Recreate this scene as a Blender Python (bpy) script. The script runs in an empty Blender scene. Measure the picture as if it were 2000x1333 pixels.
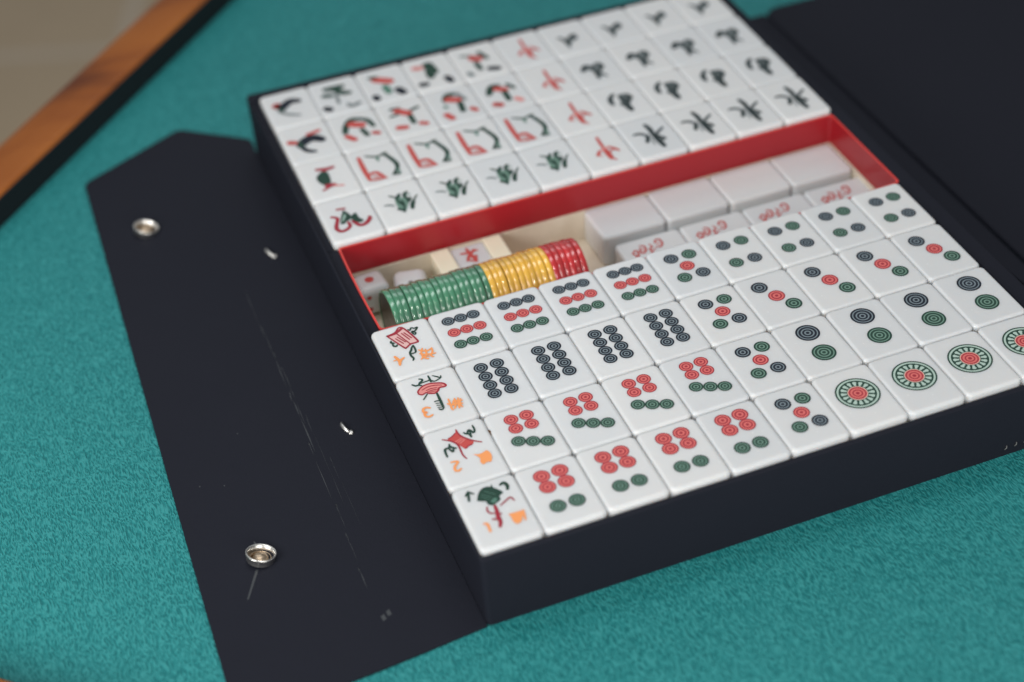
import bpy, bmesh, math, random
from mathutils import Vector, Euler
R = math.radians
S = 0.026            # one tile width in metres; everything below is laid out in tile widths
random.seed(7)
sc = bpy.context.scene
COL = sc.collection

# ---------------------------------------------------------------- camera
cam = bpy.data.cameras.new('camera')
camo = bpy.data.objects.new('camera', cam); COL.objects.link(camo)
camo.location = (-4.52027*S, -16.83249*S, 18.17673*S)
camo.rotation_euler = Euler((R(50.50115), R(3.90584), R(-20.58186)), 'XYZ')
cam.sensor_width = 36; cam.lens = 61.2; cam.sensor_fit = 'HORIZONTAL'
cam.clip_start = 0.01; cam.clip_end = 60
cam.dof.use_dof = True; cam.dof.focus_distance = 28.25*S; cam.dof.aperture_fstop = 4.5
cam.dof.aperture_blades = 0
sc.camera = camo

# ---------------------------------------------------------------- world, lamps, exposure
world = bpy.data.worlds.new('World'); sc.world = world; world.use_nodes = True
bg = world.node_tree.nodes['Background']
bg.inputs[0].default_value = (0.93, 0.97, 1.0, 1); bg.inputs[1].default_value = 0.27
sc.view_settings.view_transform = 'Standard'; sc.view_settings.look = 'None'
sc.view_settings.exposure = 0.0; sc.view_settings.gamma = 1.0

def area(name, loc, target, size, power, colr):
    l = bpy.data.lights.new(name, 'AREA'); l.shape = 'RECTANGLE'; l.size = size[0]*S; l.size_y = size[1]*S
    l.energy = power; l.color = colr
    o = bpy.data.objects.new(name, l); COL.objects.link(o)
    o.location = Vector(loc)*S
    o.rotation_euler = (Vector(target)-Vector(loc)).to_track_quat('-Z', 'Y').to_euler()
    return o
area('window_light', (8, 46, 34), (3, 6, 0), (30, 14), 1.2, (0.93, 0.97, 1.0))
area('side_window_light', (-26, -8, 15), (-2, 4, 0), (14, 14), 4.6, (1.0, 0.985, 0.96))
area('overhead_light', (0, 17, 50), (3, 6, 0), (46, 10), 4.0, (0.98, 0.99, 1.0))
area('front_fill_light', (2, -50, 14), (3, 4, 0), (36, 20), 9.5, (1.0, 0.985, 0.96))  # added fill from behind the camera, lifts the case's dark front faces
area('ceiling_lamp', (-4, -9, 46), (3, 5, 0), (1.4, 1.4), 1.2, (1.0, 0.96, 0.9))
area('standing_lamp', (-1, -24, 30), (3, 5, 0), (1.3, 1.3), 0.8, (1.0, 0.96, 0.9))

# ---------------------------------------------------------------- materials
def mat(name, base, rough=0.5, metal=0.0, spec=0.5, coat=0.0, sss=0.0, sssr=0.05):
    m = bpy.data.materials.new(name); m.use_nodes = True
    b = m.node_tree.nodes['Principled BSDF']
    b.inputs['Base Color'].default_value = (*base, 1); b.inputs['Roughness'].default_value = rough
    b.inputs['Metallic'].default_value = metal; b.inputs['Specular IOR Level'].default_value = spec
    b.inputs['Coat Weight'].default_value = coat; b.inputs['Coat Roughness'].default_value = 0.08
    if sss:
        b.inputs['Subsurface Weight'].default_value = sss; b.inputs['Subsurface Radius'].default_value = (1.0, 0.85, 0.75)
        b.inputs['Subsurface Scale'].default_value = sssr*S
    return m
def N(m, t): return m.node_tree.nodes.new(t)
def L(m, a, b): m.node_tree.links.new(a, b)
def P(m): return m.node_tree.nodes['Principled BSDF']
def noise(m, vec, scale, detail=2, rough=0.5, dist=0.0):
    n = N(m, 'ShaderNodeTexNoise'); n.inputs['Scale'].default_value = scale/S; n.inputs['Detail'].default_value = detail
    n.inputs['Roughness'].default_value = rough; n.inputs['Distortion'].default_value = dist
    if vec: L(m, vec, n.inputs['Vector'])
    return n
def ramp(m, src, stops):
    r = N(m, 'ShaderNodeValToRGB'); e = r.color_ramp.elements
    while len(e) < len(stops): e.new(0.5)
    for k, (p, c) in enumerate(stops):
        e[k].position = p; e[k].color = (*c, 1) if len(c) == 3 else c
    L(m, src, r.inputs[0]); return r
def bump(m, h, dist, strength=1.0, prev=None):
    b = N(m, 'ShaderNodeBump'); b.inputs['Distance'].default_value = dist*S; b.inputs['Strength'].default_value = strength
    L(m, h, b.inputs['Height'])
    if prev: L(m, prev, b.inputs['Normal'])
    return b.outputs[0]
def coords(m, kind='Object', rot=(0,0,0), scale=(1,1,1)):
    t = N(m, 'ShaderNodeTexCoord'); mp = N(m, 'ShaderNodeMapping')
    mp.inputs['Rotation'].default_value = rot; mp.inputs['Scale'].default_value = scale
    L(m, t.outputs[kind], mp.inputs[0]); return mp.outputs[0]

# tile plastic: slight per-tile tone
M = {}
m = M['white'] = mat('tile_plastic', (0.78, 0.79, 0.80), 0.22, spec=0.5, sss=0.6, sssr=0.16)
oi = N(m, 'ShaderNodeObjectInfo')
r = ramp(m, oi.outputs['Random'], [(0, (0.685, 0.702, 0.715)), (1, (0.735, 0.74, 0.74))]); L(m, r.outputs[0], P(m).inputs['Base Color'])
n = noise(m, coords(m), 9, 3); rr = ramp(m, n.outputs[0], [(0.35, (0.17,)*3), (0.75, (0.30,)*3)]); L(m, rr.outputs[0], P(m).inputs['Roughness'])
n2 = noise(m, coords(m), 1.7, 2); L(m, bump(m, n2.outputs[0], 0.012, 0.5), P(m).inputs['Normal'])
def ink(name, c, rough=0.6): M[name] = mat('ink_'+name, c, rough, spec=0.2)
ink('black', (0.013, 0.018, 0.030)); ink('blackl', (0.20, 0.23, 0.235)); ink('kmid', (0.20, 0.25, 0.28))
ink('greend', (0.022, 0.060, 0.044)); ink('greenm', (0.10, 0.22, 0.17)); ink('greenl', (0.30, 0.44, 0.38)); ink('gmid', (0.17, 0.29, 0.235))
ink('redd', (0.36, 0.030, 0.050)); ink('redm', (0.56, 0.085, 0.075)); ink('redl', (0.76, 0.28, 0.26)); ink('rmid', (0.70, 0.17, 0.155)); ink('soot', (0.030, 0.045, 0.048))
ink('pink', (0.78, 0.50, 0.48)); ink('orange', (0.93, 0.36, 0.13)); ink('petal', (0.46, 0.60, 0.53)); ink('cream', (0.68, 0.60, 0.50))

m = M['leather'] = mat('black_leatherette', (0.0155, 0.0170, 0.0250), 0.6, spec=0.08)
v = N(m, 'ShaderNodeTexVoronoi'); v.inputs['Scale'].default_value = 26/S; L(m, coords(m), v.inputs['Vector'])
nz = noise(m, coords(m), 1.2, 3)
L(m, bump(m, nz.outputs[0], 0.03, 0.5, bump(m, v.outputs['Distance'], 0.006, 0.35)), P(m).inputs['Normal'])
rr = ramp(m, noise(m, coords(m), 0.35, 4).outputs[0], [(0.3, (0.58,)*3), (0.7, (0.64,)*3)]); L(m, rr.outputs[0], P(m).inputs['Roughness'])
M['scuff'] = mat('scuffed_leatherette', (0.036, 0.041, 0.047), 0.5, spec=0.5)
M['thread'] = mat('grey_thread', (0.16, 0.16, 0.16), 0.8)

m = M['redcard'] = mat('red_card', (0.34, 0.013, 0.020), 0.30, spec=0.4)
nz = noise(m, coords(m), 3, 3); L(m, bump(m, nz.outputs[0], 0.02, 0.4), P(m).inputs['Normal'])
M['rededge'] = mat('red_card_edge', (0.72, 0.045, 0.035), 0.45)
m = M['beige'] = mat('beige_card', (0.5, 0.42, 0.33), 0.75, spec=0.3)
rr = ramp(m, noise(m, coords(m), 2.5, 4).outputs[0], [(0.3, (0.72, 0.62, 0.49)), (0.7, (0.82, 0.73, 0.60))]); L(m, rr.outputs[0], P(m).inputs['Base Color'])
m = M['ivory'] = mat('ivory_plastic', (0.92, 0.85, 0.66), 0.35, spec=0.5, sss=0.3, sssr=0.1)
for nm, c in (('chip_green', (0.060, 0.25, 0.135)), ('chip_yellow', (0.85, 0.47, 0.05)), ('chip_red', (0.55, 0.014, 0.018))):
    m = M[nm] = mat(nm+'_plastic', c, 0.20, spec=0.9, coat=1.0, sss=0.25, sssr=0.08)
    oi = N(m, 'ShaderNodeObjectInfo'); hs = N(m, 'ShaderNodeHueSaturation'); mr = N(m, 'ShaderNodeMapRange')
    L(m, oi.outputs['Random'], mr.inputs[0]); mr.inputs[3].default_value = 0.85; mr.inputs[4].default_value = 1.15
    L(m, mr.outputs[0], hs.inputs['Value']); hs.inputs['Color'].default_value = (*c, 1); L(m, hs.outputs[0], P(m).inputs['Base Color'])
m = M['chipface'] = mat('chip_dark_face', (0.02, 0.02, 0.015), 0.2, spec=0.6)
rr = ramp(m, noise(m, coords(m), 3.2, 3, 0.6).outputs[0], [(0.42, (0.004, 0.005, 0.005)), (0.58, (0.02, 0.014, 0.011)), (0.74, (0.16, 0.11, 0.08))]); L(m, rr.outputs[0], P(m).inputs['Base Color'])
M['gold'] = mat('pale_gold_metal', (0.62, 0.48, 0.34), 0.35, metal=1.0)
M['steel'] = mat('bright_steel', (0.78, 0.76, 0.72), 0.32, metal=1.0)
M['dirt'] = mat('brown_dirt', (0.10, 0.045, 0.012), 0.7)
M['stain'] = mat('yellow_stain', (0.66, 0.60, 0.46), 0.6)

# teal table cover: embossed wrinkles running roughly away from the viewer
m = M['teal'] = mat('teal_table_cover', (0.03, 0.25, 0.23), 0.5, spec=0.22)
co = coords(m, 'Object', (0, 0, R(15)), (1, 0.29, 1))
wob = noise(m, coords(m, 'Object'), 2.2, 2)
vm = N(m, 'ShaderNodeVectorMath'); vm.operation = 'SCALE'; vm.inputs['Scale'].default_value = 0.10*S
L(m, wob.outputs['Color'], vm.inputs[0])
va = N(m, 'ShaderNodeVectorMath'); va.operation = 'ADD'; L(m, co, va.inputs[0]); L(m, vm.outputs[0], va.inputs[1])
vo = N(m, 'ShaderNodeTexVoronoi'); vo.feature = 'SMOOTH_F1'; vo.inputs['Scale'].default_value = 30/S; vo.inputs['Smoothness'].default_value = 0.25; vo.inputs['Randomness'].default_value = 1.0
L(m, va.outputs[0], vo.inputs['Vector'])
w1 = noise(m, va.outputs[0], 40, 1, 0.4, 0.1)
w1.inputs['Scale'].default_value = 44/S; w1.inputs['Detail'].default_value = 0.0
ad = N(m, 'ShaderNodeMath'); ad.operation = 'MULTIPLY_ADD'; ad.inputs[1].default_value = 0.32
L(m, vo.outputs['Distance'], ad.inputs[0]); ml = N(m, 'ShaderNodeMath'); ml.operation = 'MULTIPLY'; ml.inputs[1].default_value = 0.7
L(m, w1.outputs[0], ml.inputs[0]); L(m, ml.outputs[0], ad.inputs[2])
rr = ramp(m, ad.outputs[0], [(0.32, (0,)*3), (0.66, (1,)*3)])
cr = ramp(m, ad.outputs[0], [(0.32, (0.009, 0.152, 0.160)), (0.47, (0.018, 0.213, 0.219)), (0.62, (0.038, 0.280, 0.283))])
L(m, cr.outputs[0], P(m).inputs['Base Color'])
L(m, bump(m, rr.outputs[0], 0.012, 0.9), P(m).inputs['Normal'])

m = M['wood'] = mat('varnished_wood', (0.35, 0.13, 0.04), 0.4, spec=0.18)
co = coords(m, 'Object', (0, 0, R(-47.5)), (0.35, 1, 1))
n1 = noise(m, co, 0.7, 2, 0.5, 0.4)
cr = ramp(m, n1.outputs[0], [(0.32, (0.10, 0.024, 0.008)), (0.48, (0.27, 0.076, 0.013)), (0.70, (0.37, 0.118, 0.020))]); L(m, cr.outputs[0], P(m).inputs['Base Color'])
M['rubber'] = mat('black_rim_trim', (0.010, 0.011, 0.014), 0.6, spec=0.3)
m = M['floor'] = mat('beige_floor_tiles', (0.28, 0.22, 0.15), 0.45)
bk = N(m, 'ShaderNodeTexBrick'); bk.offset = 0.0; bk.inputs['Scale'].default_value = 1.0
bk.inputs['Color1'].default_value = (0.56, 0.43, 0.28, 1); bk.inputs['Color2'].default_value = (0.52, 0.40, 0.26, 1); bk.inputs['Mortar'].default_value = (0.62, 0.52, 0.40, 1)
bk.inputs['Brick Width'].default_value = 0.6; bk.inputs['Row Height'].default_value = 0.6; bk.inputs['Mortar Size'].default_value = 0.012; bk.inputs['Mortar Smooth'].default_value = 0.3
L(m, coords(m, 'Object', (0, 0, R(20))), bk.inputs['Vector'])
mx = N(m, 'ShaderNodeMix'); mx.data_type = 'RGBA'; mx.blend_type = 'MULTIPLY'; mx.inputs[0].default_value = 0.6
nn = noise(m, coords(m), 0.05, 5, 0.6); cr = ramp(m, nn.outputs[0], [(0.3, (0.85, 0.82, 0.78)), (0.7, (1.1, 1.1, 1.12))])
L(m, bk.outputs[0], mx.inputs[6]); L(m, cr.outputs[0], mx.inputs[7]); L(m, mx.outputs[2], P(m).inputs['Base Color'])

# ---------------------------------------------------------------- mesh helpers (all in tile widths, scaled by S when built)
class MB:
    def __init__(s): s.v = []; s.f = []; s.m = []; s.sm = []
    def add(s, vs, fs, mi=0, smooth=False):
        o = len(s.v); s.v += [tuple(p) for p in vs]
        for f in fs: s.f.append(tuple(o+k for k in f)); s.m.append(mi); s.sm.append(smooth)
    def box(s, x0, y0, z0, x1, y1, z1, mi=0):
        vs = [(x, y, z) for z in (z0, z1) for y in (y0, y1) for x in (x0, x1)]
        s.add(vs, [(0,2,3,1),(4,5,7,6),(0,1,5,4),(2,6,7,3),(0,4,6,2),(1,3,7,5)], mi)
    def rings(s, rings, mi=0, cap0=True, cap1=True, smooth=True, closed=True, capm=None):
        n = len(rings[0]); o = len(s.v)
        for r in rings: s.v += [tuple(p) for p in r]
        for k in range(len(rings)-1):
            for i in range(n if closed else n-1):
                j = (i+1) % n
                s.f.append((o+k*n+i, o+k*n+j, o+(k+1)*n+j, o+(k+1)*n+i)); s.m.append(mi); s.sm.append(smooth)
        if cap0: s.f.append(tuple(o+i for i in reversed(range(n)))); s.m.append(mi if capm is None else capm); s.sm.append(smooth)
        if cap1: s.f.append(tuple(o+(len(rings)-1)*n+i for i in range(n))); s.m.append(mi if capm is None else capm); s.sm.append(smooth)
    def lathe(s, prof, seg=48, mi=0, axis='z', c=(0,0,0), cap0=False, cap1=False):
        rs = []
        for (r, h) in prof:
            ring = []
            for k in range(seg):
                a = 2*math.pi*k/seg
                if axis == 'z': ring.append((c[0]+r*math.cos(a), c[1]+r*math.sin(a), c[2]+h))
                else: ring.append((c[0]+h, c[1]+r*math.cos(a), c[2]+r*math.sin(a)))
            rs.append(ring)
        s.rings(rs, mi, cap0, cap1)
    def tube(s, pts, rad, mi=0, seg=8):
        rs = []; n = len(pts)
        for k, p in enumerate(pts):
            p = Vector(p); t = (Vector(pts[min(k+1, n-1)])-Vector(pts[max(k-1, 0)])).normalized()
            a = t.orthogonal().normalized() if k == 0 else (a - t*a.dot(t)).normalized()
            b = t.cross(a); rr = rad[k] if isinstance(rad, (list, tuple)) else rad
            rs.append([p+a*(rr*math.cos(2*math.pi*i/seg))+b*(rr*math.sin(2*math.pi*i/seg)) for i in range(seg)])
        s.rings(rs, mi)
    def data(s, name, mats):
        me = bpy.data.meshes.new(name)
        me.from_pydata([(x*S, y*S, z*S) for x, y, z in s.v], [], s.f)
        for k in mats: me.materials.append(M[k])
        me.polygons.foreach_set('material_index', s.m); me.polygons.foreach_set('use_smooth', s.sm)
        bm = bmesh.new(); bm.from_mesh(me); bmesh.ops.recalc_face_normals(bm, faces=bm.faces[:]) if s.__dict__.get('fix', False) else None
        if s.__dict__.get('fix', False): bm.to_mesh(me)
        bm.free(); me.update(); return me
def put(name, me, loc=(0,0,0), rot=(0,0,0), parent=None, label=None, cat=None, group=None, kind=None):
    o = bpy.data.objects.new(name, me); COL.objects.link(o)
    o.location = Vector(loc)*S; o.rotation_euler = rot
    if parent: o.parent = parent
    if label: o['label'] = label
    if cat: o['category'] = cat
    if group: o['group'] = group
    if kind: o['kind'] = kind
    return o
def bevel(o, w, seg=3):
    b = o.modifiers.new('bevel', 'BEVEL'); b.width = w*S; b.segments = seg; b.limit_method = 'ANGLE'; b.angle_limit = R(35)
    for p in o.data.polygons: p.use_smooth = True
    b.harden_normals = True
    return o

def rrect(hw, hl, r, z, n=6):
    out = []
    for cx, cy, a0 in ((hw-r, hl-r, 0), (-hw+r, hl-r, 90), (-hw+r, -hl+r, 180), (hw-r, -hl+r, 270)):
        for k in range(n+1):
            a = R(a0+90*k/n); out.append((cx+r*math.cos(a), cy+r*math.sin(a), z))
    return out
def block(mb, w, l, h, rc, rb, mi=0, n=6, nb=5):
    """rounded block, top face at z = 0, bottom at -h"""
    hw, hl = w/2, l/2; rs = []
    for k in range(nb+1):
        a = R(90*k/nb); ins = rb*(1-math.sin(a)); z = -h+rb*(1-math.cos(a))
        rs.append(rrect(hw-ins, hl-ins, max(rc-ins, 0.004), z, n))
    for k in range(nb+1):
        a = R(90*k/nb); ins = rb*(1-math.cos(a)); z = -rb+rb*math.sin(a)
        rs.append(rrect(hw-ins, hl-ins, max(rc-ins, 0.004), z, n))
    ins = rb+0.012
    rs.append(rrect(hw-ins, hl-ins, max(rc-ins, 0.004), 0, n))
    mb.rings(rs, mi, True, True)

def catmull(pts, sub=5):
    if len(pts) < 3: return list(pts)
    p = [pts[0]]+list(pts)+[pts[-1]]; out = []
    for i in range(1, len(p)-2):
        for k in range(sub):
            t = k/sub; q = []
            for d in (0, 1):
                a, b, c_, e = p[i-1][d], p[i][d], p[i+1][d], p[i+2][d]
                q.append(0.5*((2*b)+(-a+c_)*t+(2*a-5*b+4*c_-e)*t*t+(-a+3*b-3*c_+e)*t**3))
            out.append(tuple(q))
    out.append(tuple(pts[-1])); return out
def disc(mb, x, y, r0, r1, z, mi, seg=40):
    o = [(x+r1*math.cos(2*math.pi*k/seg), y+r1*math.sin(2*math.pi*k/seg), z) for k in range(seg)]
    if r0 <= 0: mb.add(o, [tuple(range(seg))], mi); return
    i = [(x+r0*math.cos(2*math.pi*k/seg), y+r0*math.sin(2*math.pi*k/seg), z) for k in range(seg)]
    mb.add(i+o, [(k, seg+k, seg+(k+1) % seg, (k+1) % seg) for k in range(seg)], mi)
def stroke(mb, pts, w, z, mi):
    """a brush stroke lying on the face: tapered ribbon with round ends"""
    c = catmull(pts); n = len(c); Lf = []; Rt = []
    for k in range(n):
        a = c[max(k-1, 0)]; b = c[min(k+1, n-1)]; dx, dy = b[0]-a[0], b[1]-a[1]; d = math.hypot(dx, dy) or 1e-6
        t = k/(n-1); hw = w/2*(0.78+0.30*math.sin(math.pi*t))
        Lf.append((c[k][0]-dy/d*hw, c[k][1]+dx/d*hw, z)); Rt.append((c[k][0]+dy/d*hw, c[k][1]-dx/d*hw, z))
    mb.add(Lf+Rt, [(n+k, n+k+1, k+1, k) for k in range(n-1)], mi)
    disc(mb, c[0][0], c[0][1], 0, w*0.39, z+0.0002, mi, 12); disc(mb, c[-1][0], c[-1][1], 0, w*0.39, z+0.0002, mi, 12)
SLOTS = ['white', 'black', 'blackl', 'kmid', 'greend', 'greenm', 'greenl', 'gmid', 'redd', 'redm', 'redl', 'rmid', 'pink', 'orange', 'petal', 'cream', 'soot']
def glyph(mb, items, fat=1.0):
    z = 0.0012
    for kind, colr, w, pts in items:
        mi = SLOTS.index(colr); z += 0.0004
        if kind == 's': stroke(mb, pts, w*fat, z, mi)
        else:
            c = catmull(list(pts)+[pts[0]], 4)[:-1]
            a = sum(c[k][0]*c[(k+1) % len(c)][1]-c[(k+1) % len(c)][0]*c[k][1] for k in range(len(c)))
            if a < 0: c.reverse()
            mb.add([(p[0], p[1], z) for p in c], [tuple(range(len(c)))], mi)
def ringdot(mb, colr, x, y, r, z):
    if colr == '1':
        g, p, rd, rm = (SLOTS.index(k) for k in ('greend', 'petal', 'redd', 'rmid'))
        disc(mb, x, y, 0, r, z, g, 64); disc(mb, x, y, 0.84*r, 0.925*r, z+0.0004, p, 64)
        nP = 16
        for k in range(nP):
            a = 2*math.pi*(k+0.3)/nP; ca, sa = math.cos(a), math.sin(a)
            prof = [(0.485, -0.045), (0.60, -0.062), (0.68, -0.095), (0.735, -0.080), (0.765, 0), (0.735, 0.080), (0.68, 0.095), (0.60, 0.062), (0.485, 0.045)]
            mb.add([(x+r*(u*ca-w*sa), y+r*(u*sa+w*ca), z+0.0005) for u, w in prof], [tuple(range(len(prof)))], p)
        disc(mb, x, y, 0, 0.455*r, z+0.0006, rm, 48); disc(mb, x, y, 0.425*r, 0.455*r, z+0.0009, SLOTS.index('cream'), 48)
        for a, b in ((0.33, 0.385), (0.175, 0.235), (0, 0.085)): disc(mb, x, y, a*r, b*r, z+0.0010, rd, 40)
        return
    dk, lt = {'k': ('black', 'kmid'), 'g': ('greend', 'gmid'), 'r': ('redd', 'rmid')}[colr]
    dk, lt = SLOTS.index(dk), SLOTS.index(lt)
    disc(mb, x, y, 0, r, z, lt, 40)
    rg = ((0.77, 1.0), (0.38, 0.62), (0.0, 0.20)) if r < 0.16 else ((0.84, 1.0), (0.56, 0.74), (0.28, 0.44), (0, 0.15))
    if colr == 'r': rg = ((0.84, 1.0), (0.46, 0.64), (0.0, 0.20))
    for a, b in rg: disc(mb, x, y, a*r, b*r, z+0.0003, dk, 40)
TW, TL, TH = 0.996, 1.3795, 0.60
def tile_mesh(name, w=TW, l=TL, h=TH, g=None, dots=None, fat=1.0):
    mb = MB(); block(mb, w, l, h, 0.105, 0.056)
    if g: glyph(mb, g, fat)
    if dots:
        for k, (cc, x, y, r) in enumerate(dots): ringdot(mb, cc, x, y, r, 0.0012+0.0007*k)
    return mb.data(name, SLOTS)
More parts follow.
